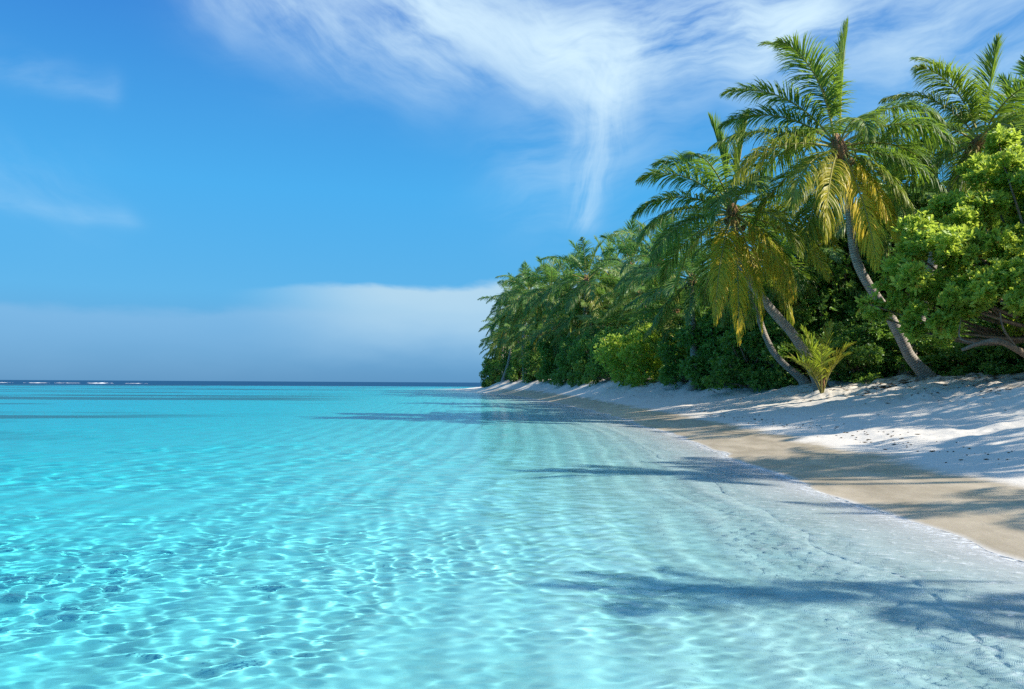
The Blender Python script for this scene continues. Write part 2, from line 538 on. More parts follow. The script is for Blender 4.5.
def spline(pts, n):
    """Catmull-Rom through the points"""
    P = np.asarray(pts, float); P = np.vstack([2 * P[0] - P[1], P, 2 * P[-1] - P[-2]])
    m = len(P) - 3
    u = np.linspace(0, m, n); i = np.minimum(u.astype(int), m - 1); f = (u - i)[:, None]
    a, b, c, d = P[i], P[i + 1], P[i + 2], P[i + 3]
    return 0.5 * (2 * b + (c - a) * f + (2 * a - 5 * b + 4 * c - d) * f ** 2 + (3 * b - a - 3 * c + d) * f ** 3)


def tube(path, rad, k=10, jitter=0.0, seed=0, cap=True):
    """vertices, quads and length along of a tube"""
    path = np.asarray(path, float); n = len(path); rad = np.broadcast_to(np.asarray(rad, float), (n,))
    T = unit(np.gradient(path, axis=0))
    ref = np.array([0.0, 1.0, 0.0]) if abs(T[:, 1]).mean() < 0.8 else np.array([1.0, 0, 0])
    A = unit(np.cross(T, ref)); B = np.cross(T, A)
    th = np.linspace(0, 2 * np.pi, k, endpoint=False)
    rr = rad[:, None] * np.ones(k)[None, :]
    if jitter:
        rr = rr * (1 + jitter * np.random.default_rng(seed).normal(0, 1, (n, k)))
    V = path[:, None, :] + rr[..., None] * (np.cos(th)[None, :, None] * A[:, None, :] + np.sin(th)[None, :, None] * B[:, None, :])
    i = np.arange(n - 1)[:, None] * k + np.arange(k)[None, :]
    j = np.arange(n - 1)[:, None] * k + (np.arange(k)[None, :] + 1) % k
    F = np.stack([i, j, j + k, i + k], -1).reshape(-1, 4)
    V = V.reshape(-1, 3)
    L = np.concatenate([[0], np.cumsum(np.linalg.norm(np.diff(path, axis=0), axis=1))])
    la = np.repeat(L, k)
    if cap:
        V = np.vstack([V, path[-1:] + T[-1:] * rad[-1] * 0.4]); la = np.append(la, L[-1])
        b = (n - 1) * k; c = len(V) - 1
        F = np.vstack([F, np.stack([b + np.arange(k), b + (np.arange(k) + 1) % k, np.full(k, c), np.full(k, c)], -1)])
    return V, F, la


def merge(parts):
    """join several (V,F,la) tubes"""
    Vs, Fs, Ls, o = [], [], [], 0
    for V, F, L in parts:
        Vs.append(V); Fs.append(F + o); Ls.append(L); o += len(V)
    return np.vstack(Vs), np.vstack(Fs), np.concatenate(Ls)


def tube_mesh(name, parts):
    V, F, L = merge(parts)
    # degenerate cap quads -> triangles are kept as quads with a repeated corner removed
    me = bpy.data.meshes.new(name)
    me.from_pydata(V.tolist(), [], [list(dict.fromkeys(f)) for f in F.tolist()])
    me.polygons.foreach_set('use_smooth', np.ones(len(me.polygons), bool))
    a = me.attributes.new('along', 'FLOAT', 'POINT'); a.data.foreach_set('value', L.astype(np.float32))
    me.update()
    return me


# ------------------------------------------------------------------ plant materials
def leaf_mat(name, dark, light, old, trans, rough=0.42, tw=0.38, spec=0.45):
    m, t = new_mat(name)
    rnd = t.attr('rnd').outputs['Fac']; age = t.attr('age').outputs['Fac']
    c = t.mix(rnd, dark, light)
    c = t.mix(age, c, old)
    tr = t.mix(age, trans, tuple(0.5 * a + 0.5 * b for a, b in zip(old, trans)))
    tr = t.mix(t.math('MULTIPLY', rnd, 0.6), t.mix(1.0, tr, (0.6, 0.6, 0.6, 1), 'MULTIPLY'), tr)
    p = t.n('ShaderNodeBsdfPrincipled'); t.put(p.inputs['Base Color'], c)
    p.inputs['Roughness'].default_value = rough; p.inputs['Specular IOR Level'].default_value = spec
    tl = t.n('ShaderNodeBsdfTranslucent'); t.put(tl.inputs['Color'], tr)
    mx = t.n('ShaderNodeMixShader'); mx.inputs[0].default_value = tw
    t.t.links.new(p.outputs[0], mx.inputs[1]); t.t.links.new(tl.outputs[0], mx.inputs[2])
    finish(t, mx.outputs[0])
    return m


M_PALM = leaf_mat('palm_leaf', (0.045, 0.125, 0.028, 1), (0.20, 0.31, 0.06, 1), (0.95, 0.66, 0.04, 1), (0.40, 0.64, 0.05, 1), 0.45, 0.40, 0.35)
M_PALM_COOL = leaf_mat('grove_palm_leaf', (0.045, 0.130, 0.040, 1), (0.17, 0.31, 0.085, 1), (0.70, 0.52, 0.05, 1), (0.30, 0.58, 0.09, 1), 0.42, 0.40)
M_DARK = leaf_mat('thicket_leaf', (0.07, 0.18, 0.042, 1), (0.28, 0.44, 0.085, 1), (0.40, 0.38, 0.06, 1), (0.36, 0.60, 0.07, 1), 0.42, 0.42)
M_MID = leaf_mat('shrub_leaf', (0.08, 0.20, 0.04, 1), (0.27, 0.44, 0.07, 1), (0.36, 0.34, 0.05, 1), (0.34, 0.56, 0.04, 1), 0.42, 0.36)
M_LIME = leaf_mat('lime_leaf', (0.18, 0.33, 0.04, 1), (0.50, 0.62, 0.10, 1), (0.65, 0.28, 0.05, 1), (0.74, 0.90, 0.11, 1), 0.42, 0.55)


def bark_mat(name, c0, c1, ring=0.0, scale=6):
    m, t = new_mat(name)
    tc = t.n('ShaderNodeTexCoord'); P = tc.outputs['Object']
    al = t.attr('along').outputs['Fac']
    n1 = t.noise(P, scale, 5, 0.65); n2 = t.noise(P, scale * 7, 4, 0.7)
    c = t.mix(t.ramp(n1, 0.3, 0.7), c0, c1)
    c = t.mix(t.ramp(n2, 0.35, 0.65), t.mix(1.0, c, (0.6, 0.58, 0.55, 1), 'MULTIPLY'), c)
    hgt = n2
    if ring:
        rg = t.math('POWER', t.math('ABSOLUTE', t.math('SINE', t.math('ADD', t.math('MULTIPLY', al, ring), t.math('MULTIPLY', n1, 2.0)))), 6.0)
        c = t.mix(t.math('MULTIPLY', rg, 0.6), c, t.mix(1.0, c, (0.45, 0.42, 0.4, 1), 'MULTIPLY'))
        hgt = t.math('SUBTRACT', t.math('MULTIPLY', n2, 0.4), rg)
    b = t.n('ShaderNodeBump'); b.inputs['Strength'].default_value = 0.7; b.inputs['Distance'].default_value = 0.02
    t.put(b.inputs['Height'], hgt)
    p = t.n('ShaderNodeBsdfPrincipled'); t.put(p.inputs['Base Color'], c); p.inputs['Roughness'].default_value = 0.85
    t.put(p.inputs['Normal'], b.outputs[0])
    finish(t, p.outputs[0])
    return m


M_TRUNK = bark_mat('palm_bark', (0.34, 0.29, 0.24, 1), (0.50, 0.45, 0.38, 1), ring=34)
M_BARK = bark_mat('tree_bark', (0.20, 0.14, 0.09, 1), (0.34, 0.25, 0.17, 1))
M_RIB = bark_mat('palm_midrib', (0.30, 0.30, 0.07, 1), (0.42, 0.36, 0.10, 1), scale=3)
M_FIBRE = bark_mat('palm_fibre', (0.20, 0.10, 0.045, 1), (0.40, 0.23, 0.10, 1), scale=14)
M_NUT = bark_mat('coconut_husk', (0.20, 0.17, 0.04, 1), (0.34, 0.20, 0.07, 1), scale=5)


# ------------------------------------------------------------------ palms
def frond_arrays(L, az, e0, droop, seed, pairs=145, ll=1.35, lw=0.045, hang=0.5, spread=1.0, twist=0.0, curve=0.0, pw=1.5, pet=0.17, age=0.0):
    """leaflets (V,F,rnd,age) and midrib tube of one frond, root at the origin"""
    g = np.random.default_rng(seed)
    n = 26
    tt = np.linspace(0, 1, n)
    e = R(e0) - R(droop) * tt ** pw
    a = R(az) + R(curve) * tt ** 1.4
    D = np.stack([np.cos(e) * np.cos(a), np.cos(e) * np.sin(a), np.sin(e)], 1)
    P = np.vstack([[0, 0, 0], np.cumsum((D[1:] + D[:-1]) / 2 * (L / (n - 1)), 0)])
    rib = tube(P, 0.040 * (L / 4.6) * (1 - tt) ** 0.8 + 0.006, 5)
    # leaflets
    u = np.concatenate([np.linspace(pet, 0.995, pairs), np.linspace(pet + 0.006, 0.999, pairs)])
    sd = np.concatenate([np.ones(pairs), -np.ones(pairs)])
    u = np.clip(u + g.normal(0, 0.004, len(u)), pet, 1)
    keep = (g.random(len(u)) > 0.05) & (np.sin(u * 23 + seed * 2.1 + sd * 2) < 0.965)
    u, sd = u[keep], sd[keep]; m = len(u)
    def ip(A): return np.stack([np.interp(u, tt, A[:, k]) for k in range(3)], 1)
    C = ip(P); T = unit(ip(D))
    az_u = np.interp(u, tt, a)
    S = np.stack([np.sin(az_u), -np.cos(az_u), np.zeros(m)], 1)
    U = np.cross(S, T)
    tw = R(twist) * u
    S, U = S * np.cos(tw)[:, None] + U * np.sin(tw)[:, None], U * np.cos(tw)[:, None] - S * np.sin(tw)[:, None]
    v = (u - pet) / (1 - pet)
    open_ = (R(57) * (1 - v) ** 0.75 + R(15)) * spread
    open_ = open_ + g.normal(0, R(5), m)
    wv = np.sin(u * 37 + seed) * np.sin(u * 91 + seed * 1.7)
    open_ = open_ + R(6) * wv * sd
    vee = 0.32 * (1 - v) + 0.10 + g.normal(0, 0.09, m)
    d0 = unit(T * np.cos(open_)[:, None] + (S * sd[:, None]) * np.sin(open_)[:, None] + U * vee[:, None])
    length = ll * (0.50 + 0.55 * np.sin(np.pi * np.clip(v * 0.86 + 0.12, 0, 1))) * (1 - 0.45 * v ** 3) * g.uniform(0.85, 1.1, m)
    hg = hang * g.uniform(0.6, 1.4, m) * (1 + 0.3 * wv)
    seg = 4
    pts = [C]; dirs = [d0]
    d = d0
    for k in range(seg):
        d = unit(d + np.array([0, 0, -1.0]) * (hg * (0.18 + 0.27 * k))[:, None])
        dirs.append(d); pts.append(pts[-1] + d * (length / seg)[:, None])
    wp = np.array([0.55, 1.0, 0.86, 0.55, 0.06]) * lw
    V = np.zeros((m, seg + 1, 2, 3))
    roll = g.normal(0, 0.45, m)
    for k in range(seg + 1):
        W_ = unit(T - dirs[k] * (T * dirs[k]).sum(1)[:, None])
        N_ = np.cross(dirs[k], W_)
        Wk = W_ * np.cos(roll)[:, None] + N_ * np.sin(roll)[:, None]
        V[:, k, 0] = pts[k] - Wk * wp[k] / 2; V[:, k, 1] = pts[k] + Wk * wp[k] / 2
    b = np.arange(m)[:, None] * (2 * (seg + 1)) + 2 * np.arange(seg)[None, :]
    F = np.stack([b, b + 1, b + 3, b + 2], -1).reshape(-1, 4)
    rnd = np.repeat(np.clip(g.normal(0.45, 0.25, m), 0, 1), 2 * (seg + 1))
    ag = age + g.normal(0, 0.10, m) * (0.3 + age)
    ag = np.repeat(ag, 2 * (seg + 1)).reshape(m, seg + 1, 2)
    ag = ag + (np.arange(seg + 1) / seg)[None, :, None] ** 2 * 0.25 * (0.15 + age)
    return V.reshape(-1, 3), F, rnd, np.clip(ag, 0, 1).ravel(), rib


def add_frond(parent, off, name='frond', mat=None, **kw):
    V, F, rnd, ag, rib = frond_arrays(**kw)
    o = mesh_obj(name, raw_mesh(name, V, F, {'rnd': rnd, 'age': ag}), mat or M_PALM, parent)
    o.location = off
    r = mesh_obj('midrib', tube_mesh('midrib', [rib]), M_RIB, o)
    if kw.get('age', 0) > 0.55: o['label'] = 'yellowing old frond hanging down'
    return o


def nut_mesh(name, seed):
    bm = bmesh.new(); bmesh.ops.create_icosphere(bm, subdivisions=2, radius=0.125)
    g = random.Random(seed)
    for v in bm.verts:
        v.co.z *= 1.25
        ang = math.atan2(v.co.y, v.co.x); v.co.x *= 1 + 0.06 * math.cos(3 * ang); v.co.y *= 1 + 0.06 * math.cos(3 * ang)
    me = bpy.data.meshes.new(name); bm.to_mesh(me); bm.free()
    me.polygons.foreach_set('use_smooth', np.ones(len(me.polygons), bool))
    me.materials.append(M_NUT)
    return me


NUT = nut_mesh('coconut', 1)


def make_palm(label, path, fronds, rad=(0.26, 0.15), L=4.9, nuts=6, seed=1, group='coconut palms', pairs=145, lw=0.045, ll=1.35, mat=None):
    """path: world points of the trunk from ground to heart; fronds: list of (az,e0,droop,{...})"""
    path = np.asarray([tuple(p) for p in path], float)
    base = path[0].copy(); base[2] -= 0.12
    root = thing('coconut_palm', label, 'palm tree', tuple(base), group)
    pl = spline(path, 44) - base
    pl[0, 2] -= 0.2
    tt = np.linspace(0, 1, len(pl))
    rr = rad[1] + (rad[0] - rad[1]) * (1 - tt) ** 1.5 + 0.16 * np.exp(-tt / 0.035)
    mesh_obj('trunk', tube_mesh('trunk', [tube(pl, rr, 12, 0.025, seed)]), M_TRUNK, root)
    heart = pl[-1]
    up = unit(pl[-1] - pl[-3])
    # fibrous sheaths that hold the leaf bases
    g = np.random.default_rng(seed)
    sh = []
    for k in range(9):
        a = k * 2.4; d = np.array([math.cos(a), math.sin(a), 0]) * 0.17
        p0 = heart - up * 0.35 + d * 0.9; p1 = heart + up * (0.25 + 0.04 * k) + d * 0.9
        sh.append(tube(np.linspace(p0, p1, 6) + d * np.sin(np.linspace(0, 3, 6))[:, None] * 0.5, np.linspace(0.11, 0.05, 6), 6, 0.06, k))
    sh.append(tube(np.linspace(heart - up * 0.4, heart + up * 0.7, 8), np.array([.15, .2, .24, .25, .22, .17, .12, .05]), 10, 0.05, 77))
    mesh_obj('leaf_sheath', tube_mesh('leaf_sheath', sh), M_FIBRE, root)
    for i, fr in enumerate(fronds):
        az, e0, dr = fr[:3]; kw = dict(L=L * g.uniform(0.93, 1.05), hang=0.55, twist=g.normal(0, 38), curve=g.normal(0, 8), age=max(0, g.normal(0.03, 0.05)), pairs=pairs, lw=lw, ll=ll)
        if e0 < 60 and e0 > -15: kw['hang'] = 0.5
        if len(fr) > 3: kw.update(fr[3])
        d = np.array([math.cos(R(az)), math.sin(R(az)), 0]) * 0.12
        off = heart + d + up * (0.05 + 0.35 * max(0, math.sin(R(e0))))
        add_frond(root, tuple(off), mat=mat, az=az, e0=e0, droop=dr, seed=seed * 100 + i, **kw)
    for k in range(nuts):
        a = k * 2.2 + seed; rr_ = 0.30 + 0.08 * (k % 3)
        o = bpy.data.objects.new('coconut', NUT); COL.objects.link(o); o.parent = root
        o.location = tuple(heart + np.array([math.cos(a) * rr_, math.sin(a) * rr_, -0.22 - 0.16 * (k % 3)]))
        o.rotation_euler = (0.4 * math.sin(a), 0.5, a)
    return root


def ringed(n, seed, lo=-55, hi=80, droop=(50, 90)):
    """a natural head of fronds, youngest upright, oldest hanging"""
    g = np.random.default_rng(seed); out = []
    for i in range(n):
        f = i / (n - 1)
        e0 = hi + (lo - hi) * f ** 0.9 + g.normal(0, 5)
        dr = droop[0] + (droop[1] - droop[0]) * g.random()
        if e0 < -10: dr *= 0.45
        if e0 > 65: dr *= 0.5
        kw = {}
        if f > 0.82: kw = dict(age=0.05 + 0.4 * g.random(), hang=1.4)
        elif f > 0.6: kw = dict(age=0.03 + 0.12 * g.random(), hang=1.0)
        if f < 0.1: kw = dict(L=3.4, hang=0.15)
        out.append((i * 137.5 + g.normal(0, 10), e0, dr, kw))
    return out


def path_px(pts, d0, d1):
    n = len(pts)
    P_ = [at(p[0], p[1], d0 + (d1 - d0) * i / (n - 1)) for i, p in enumerate(pts)]
    P_[0].z = ground_z(P_[0].x, P_[0].y)
    return P_


# the tall S-shaped palm on the edge of the sand
YEL = dict(age=0.85, hang=0.9)
p1 = [
    (10, 88, 8, dict(L=4.7, hang=0.12, spread=0.55)), (176, 84, 78, dict(L=5.1, hang=0.3, pw=1.9, twist=35)), (205, 76, 70, dict(L=4.7, hang=0.4, pw=1.8, twist=-30)),
    (180, 52, 66, dict(L=4.9, hang=0.4)), (170, 40, 66, dict(L=4.6, hang=0.5)), (178, 20, 52, dict(L=5.0, hang=0.65, twist=10)), (195, 6, 62, dict(L=4.9, hang=1.0, age=0.2)),
    (215, -20, 50, dict(L=4.6, hang=1.0, age=0.25)), (235, -45, 30, dict(L=4.6, age=0.4, hang=1.4)), (300, -66, 18, dict(L=5.0, age=0.97, hang=1.6)), (325, -52, 28, dict(L=4.4, age=0.8, hang=1.5)),
    (5, 48, 86, dict(L=4.8, hang=0.8)), (350, 30, 80, dict(L=4.4, hang=0.9)), (12, 15, 62, dict(L=4.7)), (345, -8, 60, dict(L=4.6, hang=0.9)), (335, -35, 45, dict(L=4.3, hang=1.0, age=0.15)),
    (262, 20, 80, dict(L=4.2)), (90, 40, 75), (55, 25, 75), (120, 20, 75), (75, 0, 60), (130, -10, 55), (40, -28, 45), (100, -42, 40),
]
make_palm('tallest palm, its pale trunk bent in an S, standing on the edge of the sand', path_px([(931, 387), (911, 358), (900, 336), (889, 315), (878, 299), (865, 279), (855, 256), (851, 229), (848, 195), (839, 150)], 32, 31), p1, rad=(0.23, 0.155), seed=1, nuts=8)

# the palm left of it, with a straight leaning trunk
p2 = [
    (150, 84, 14, dict(L=4.3, hang=0.1, pet=0.3, spread=.5)), (10, 84, 8, dict(L=4.3, hang=0.1, pet=0.3, spread=.4)), (165, 66, 80, dict(L=4.3)), (180, 48, 75, dict(L=4.6)), (185, 25, 70, dict(L=4.7, hang=0.7)),
    (190, 12, 75, dict(L=4.9, hang=0.8)), (200, -5, 60, dict(L=5.2, hang=0.9)), (215, -25, 48, dict(L=5.4, hang=0.9, age=0.25)), (240, -45, 35, dict(L=5.8, age=0.65, hang=1.6)),
    (262, -58, 25, dict(L=6.2, age=0.85, hang=1.8)), (285, -55, 30, dict(L=5.8, age=0.6, hang=1.5)), (310, -35, 45, dict(L=5.0, age=0.45, hang=0.9)), (335, -15, 55, dict(L=5, age=0.35)),
    (350, 8, 70, dict(L=4.8, age=0.3)), (5, 30, 80), (270, 30, 80), (250, 15, 75), (290, 0, 75, dict(age=0.15)), (230, 50, 80),
    (90, 40, 75), (60, 25, 75), (120, 15, 75), (80, 0, 60), (30, -20, 50), (140, -15, 55), (100, -35, 40), (0, -40, 40, dict(age=0.65, hang=1.6)),
]
make_palm('leaning palm with long yellowing lower fronds, its straight grey trunk rising behind the palm sapling', path_px([(822, 376), (797, 340), (770, 308), (747, 276), (737, 245), (733, 216)], 37, 36), p2, rad=(0.24, 0.17), seed=2, nuts=7)
# a thinner palm behind it
make_palm('thin palm with a hooked lower trunk, half hidden behind the leaning palm', path_px([(806, 375), (780, 360), (768, 342), (757, 312), (750, 288), (752, 262)], 39, 40), ringed(16, 5), rad=(0.17, 0.12), L=3.6, seed=3, nuts=3, pairs=48, lw=0.055)

# the palm at the right, above the bright tree
p3 = [
    (0, 84, 10, dict(L=4.4, hang=0.15, spread=0.6)), (172, 80, 62, dict(L=4.6, hang=0.35, pw=1.7, twist=30)), (195, 70, 72, dict(L=4.5, hang=0.5, twist=-25)), (180, 55, 72, dict(L=4.6, hang=0.7)),
    (188, 28, 68, dict(L=4.5, hang=0.9)), (178, 8, 60, dict(L=4.5, hang=1.0)), (205, -15, 55, dict(L=4.4, hang=1.0)), (220, -38, 42, dict(L=4.4, hang=1.2)), (240, -52, 28, dict(hang=1.4, age=0.3)),
    (355, 58, 60, dict(L=4.8, hang=0.6)), (8, 40, 66, dict(L=4.7, hang=0.8)), (345, 15, 66, dict(hang=0.9)), (5, -5, 55), (330, -28, 45), (300, -45, 35, dict(age=0.4, hang=1.3)),
    (270, 40, 75), (285, 15, 75), (255, 12, 80), (90, 45, 75), (60, 30, 75), (115, 20, 75), (75, 0, 60), (130, -10, 55), (40, -28, 45),
]
make_palm('palm standing above the bright green tree at the right, its trunk hidden by leaves', path_px([(905, 376), (925, 300), (942, 215), (962, 165), (975, 146)], 36, 34.5), p3, rad=(0.24, 0.17), seed=4, nuts=5)

# palms of the far shore: a few heads built once, then copied
protoA = make_palm('proto', [(0, 0, 0), (0.4, 0.1, 3), (0.2, 0, 6), (-0.5, -0.1, 8.5)], ringed(25, 11), L=4.5, seed=6, mat=M_PALM_COOL, pairs=72, lw=0.062, ll=1.15, nuts=5)
protoB = make_palm('proto', [(0, 0, 0), (0.9, 0.2, 2.5), (1.2, 0.2, 5), (1.0, 0, 8.0)], ringed(24, 12, lo=-65), L=4.7, seed=7, mat=M_PALM_COOL, pairs=72, lw=0.062, ll=1.2, nuts=4)
protoC = make_palm('proto', [(0, 0, 0), (-0.5, 0.2, 3), (-1.2, 0.2, 6), (-2.2, 0, 9.0)], ringed(25, 13, lo=-50), L=4.4, seed=8, mat=M_PALM_COOL, pairs=72, lw=0.062, ll=1.15, nuts=4)
HEART = {0: (-0.5, -0.1, 8.5), 1: (1.0, 0, 8.0), 2: (-2.2, 0, 9.0)}
used = set()
FAR = [  # heart pixel, distance, prototype, turn, label
    (639, 297, 71, 0, 20, 'palm with a star-shaped head and pale trunk showing above the bright green bush'),
    (588, 283, 80, 1, 200, 'tallest palm of the far grove, its head standing above its neighbours'),
    (553, 292, 90, 2, 70, 'dark green palm left of the tallest palm of the far grove'),
    (612, 300, 84, 1, 310, 'palm squeezed between the star-headed palm and the tallest of the far grove'),
    (660, 262, 56, 2, 10, 'palm with lit yellow-green head directly left of the leaning palm'),
    (692, 280, 50, 0, 250, 'palm in shade behind the hanging yellow fronds of the leaning palm'),
    (528, 297, 104, 0, 120, 'palm at the upper left of the far grove, above the point of sand'),
    (509, 313, 118, 1, 10, 'low palm second from the seaward end of the grove'),
    (505, 331, 128, 2, 260, 'last palm at the seaward end of the grove, leaning over the water'),
    (540, 335, 98, 2, 330, 'low palm with drooping fronds in the far grove under the dark green palm'),
    (574, 322, 84, 0, 190, 'drooping palm low in the middle of the far grove'),
    (605, 332, 74, 2, 100, 'short palm drooping in front of the far grove, left of the star-headed palm'),
    (622, 318, 82, 2, 15, 'palm with drooping fronds just left of the pale star-headed trunk'),
    (568, 305, 92, 0, 280, 'palm between the dark green palm and the tallest of the far grove'),
    (545, 316, 102, 1, 140, 'mid-height palm above the dark shrubs at the narrow far beach'),
    (517, 336, 112, 2, 40, 'low palm above the far beach, third from the seaward end'),
    (592, 312, 80, 2, 240, 'palm directly below the tallest head of the far grove'),
    (657, 312, 78, 1, 75, 'palm right of the star-headed palm, its fronds over the lime-green bush'),
    (677, 325, 55, 0, 330, 'short palm drooping over the shrub right of the lime-green bush'),
    (650, 282, 74, 2, 200, 'palm half hidden behind the star-headed palm'),
    (560, 328, 88, 1, 310, 'palm drooping over the dark shrub in the middle of the far beach'),
    (533, 352, 103, 0, 35, 'very low palm head among the shrubs of the narrow far beach'),
    (610, 278, 90, 0, 75, 'palm rising right behind the tallest head of the far grove'),
    (572, 290, 98, 2, 15, 'palm in the gap left of the tallest head of the far grove'),
    (630, 270, 84, 1, 265, 'palm at the back of the grove above the star-headed palm'),
    (541, 305, 112, 0, 220, 'palm at the back of the grove over its seaward slope'),
    (499, 347, 131, 0, 200, 'short palm crowded against the last palm at the point'),
    (504, 336, 124, 1, 95, 'palm filling the seaward slope of the grove above the dark shrubs'),
    (518, 304, 116, 0, 310, 'palm head on the rising outline of the grove near its seaward end'),
    (797, 268, 43, 1, 40, 'palm deep in the thicket between the leaning palm and the tallest palm'),
    (893, 200, 42, 0, 160, 'palm in the thicket between the tallest palm and the palm at the right'),
    (1034, 150, 42, 2, 210, 'palm at the right edge, behind the palm above the bright tree'),
]
protos = [protoA, protoB, protoC]
def deepen(d): return d * (1 + 0.22 * min(1, max(0, (d - 50) / 70)))


for (hx, hy, d, pk, rz, lab) in FAR:
    d = deepen(d)
    h = at(hx, hy, d); hl = HEART[pk]; c, s_ = math.cos(R(rz)), math.sin(R(rz))
    hoff = (hl[0] * c - hl[1] * s_, hl[0] * s_ + hl[1] * c)
    bx, by = h.x - hoff[0], h.y - hoff[1]
    gz = ground_z(bx, by)
    sc = max(0.55, (h.z - gz) / hl[2])
    f = min(1.22, max(0.98, sc))
    pr = protos[pk]
    loc = (bx, by, gz - 0.15)
    if pk not in used:
        used.add(pk); pr.location = loc; pr.rotation_euler = (0, 0, R(rz)); pr.scale = (f, f, sc); pr['label'] = lab; pr['group'] = 'palms of the grove'
    else:
        dup(pr, loc, R(rz), (f, f, sc), lab, 'palms of the grove')

# palms standing to the right of the picture, whose shade falls across the sand and the water
for (x, y, pk, rz, sc, lab) in [(11.5, 3.6, 0, 60, (.21, .21, .64), 'young palm on the open sand beyond the right edge, shading the near water'),
                                (16.2, 10.7, 1, 190, (.42, .42, .86), 'palm beyond the right edge, shading the wet sand'),
                                (14.6, 6.9, 1, 80, (.34, .34, .58), 'small palm beyond the right edge, its shade on the wet sand at the right'),
                                (20.3, 12.4, 2, 20, (.9, .9, .72), 'palm in front of the thicket beyond the right edge, nearest to the water'),
                                (20.6, 19.0, 0, 120, (.9, .9, .74), 'palm in front of the thicket beyond the right edge, middle of three'),
                                (20.6, 23.0, 1, 250, (.9, .9, .8), 'palm in front of the thicket beyond the right edge, beside the bright tree')]:
    dup(protos[pk], (x, y, ground_z(x, y) - 0.15), R(rz), sc, lab, 'palms beyond the right edge')

# the sapling in front of the leaning trunk
sb = at(822, 380, 34.2); sb.z = ground_z(sb.x, sb.y) - 0.05
sap = thing('palm_sapling', 'young palm sapling with upright yellow-green fronds sprouting from the sand', 'palm sapling', tuple(sb))
for i, (az, e0, dr, L_, ag) in enumerate([(170, 82, 34, 2.4, .1), (150, 74, 45, 2.3, .1), (20, 85, 14, 2.8, .25), (190, 68, 55, 2.0, .05), (250, 70, 40, 2.2, .1), (320, 76, 40, 2.2, .3), (95, 76, 35, 2.3, .1), (215, 62, 50, 1.8, .1), (340, 74, 40, 1.8, .2), (180, 84, 22, 2.6, .15)]):
    add_frond(sap, (0.05 * math.cos(i), 0.05 * math.sin(i), 0.0), L=L_ * 1.12, az=az, e0=e0, droop=dr, seed=900 + i, pairs=34, ll=0.75, lw=0.055, hang=0.2, age=ag + 0.12, pet=0.3, spread=0.72)
E_ = np.linspace(0, 1, 6)[:, None]
mesh_obj('stem', tube_mesh('stem', [tube(np.array([0.0, 0, -0.1]) + E_ * np.array([0.12 * math.cos(k * 1.3), 0.1 * math.sin(k * 1.3), 0.9]), np.linspace(0.07, 0.03, 6), 6) for k in range(5)]), M_FIBRE, sap)


for (px, d, rz, sc, lab) in [(662, 60, 40, 1.7, 'palm sapling arching out of the shrubs right of the lime-green bush'), (690, 52, 170, 1.6, 'palm sapling half hidden among the shrubs under the leaning palm')]:
    x = at(px, 383, d).x + 0.5
    dup(sap, (x, d, ground_z(x, d) - 0.05), R(rz), sc, lab, 'palm saplings')


# ------------------------------------------------------------------ broad-leaved trees and shrubs
def foliage(lobes, clusters, per, leaf, wid, seed, shell=0.55, upbias=0.5, age_p=0.02, lump=0.35):
    """leaf clusters spread through lobed crowns: V, F, rnd, age"""
    g = np.random.default_rng(seed)
    C = np.array([l[0] for l in lobes], float); Rr = np.array([l[1] for l in lobes], float)
    wgt = (Rr[:, 0] * Rr[:, 1] + Rr[:, 0] * Rr[:, 2] + Rr[:, 1] * Rr[:, 2]); wgt = wgt / wgt.sum()
    li = g.choice(len(lobes), clusters, p=wgt)
    dirv = unit(g.normal(0, 1, (clusters, 3)))
    lum = 1 + lump * (np.sin(dirv[:, 0] * 5 + li) * np.sin(dirv[:, 1] * 5 + li * 2) * np.sin(dirv[:, 2] * 5 + li * 3)) + g.normal(0, 0.06, clusters)
    rad = (shell + (1 - shell) * g.random(clusters) ** 0.5) * lum
    pos = C[li] + dirv * Rr[li] * rad[:, None]
    axis = unit(dirv * 0.8 + np.array([0, 0, upbias]) + g.normal(0, 0.3, (clusters, 3)))
    crnd = np.clip(g.normal(0.42, 0.24, clusters) + 0.2 * dirv[:, 2] * 0, 0, 1)
    n = clusters * per
    ci = np.repeat(np.arange(clusters), per)
    ax = axis[ci]
    ref = unit(np.cross(ax, unit(g.normal(0, 1, (n, 3)))))
    spread = g.uniform(0.35, 1.25, n)
    d = unit(ax * np.cos(spread)[:, None] + ref * np.sin(spread)[:, None])
    side = unit(np.cross(d, ax) + g.normal(0, 0.25, (n, 3)))
    nrm = unit(np.cross(side, d))
    Ls = leaf * g.uniform(0.65, 1.2, n)[:, None]; Ws = wid * g.uniform(0.7, 1.2, n)[:, None]
    p0 = pos[ci] + d * Ls * 0.10 + g.normal(0, leaf * 0.18, (n, 3))
    sag = nrm * (-0.12) * Ls
    V = np.stack([p0, p0 + d * Ls * 0.42 + side * Ws * 0.5 - sag * 0.5, p0 + d * Ls * 0.55, p0 + d * Ls * 0.42 - side * Ws * 0.5 - sag * 0.5,
                  p0 + d * Ls * 1.0 + sag, p0 + d * Ls * 0.82 + side * Ws * 0.36, p0 + d * Ls * 0.82 - side * Ws * 0.36], 1)
    b = np.arange(n)[:, None] * 7
    F = np.concatenate([b + np.array([[0, 2, 1, 1]]), ], 0)
    F = np.concatenate([b + np.array([[0, 1, 5, 2]]), b + np.array([[0, 2, 6, 3]]), b + np.array([[2, 5, 4, 6]])], 0)
    rnd = np.clip(crnd[ci] + g.normal(0, 0.14, n), 0, 1)
    ag = np.where(g.random(n) < age_p, g.uniform(0.4, 1.0, n), 0.0)
    return V.reshape(-1, 3), F, np.repeat(rnd, 7), np.repeat(ag, 7)


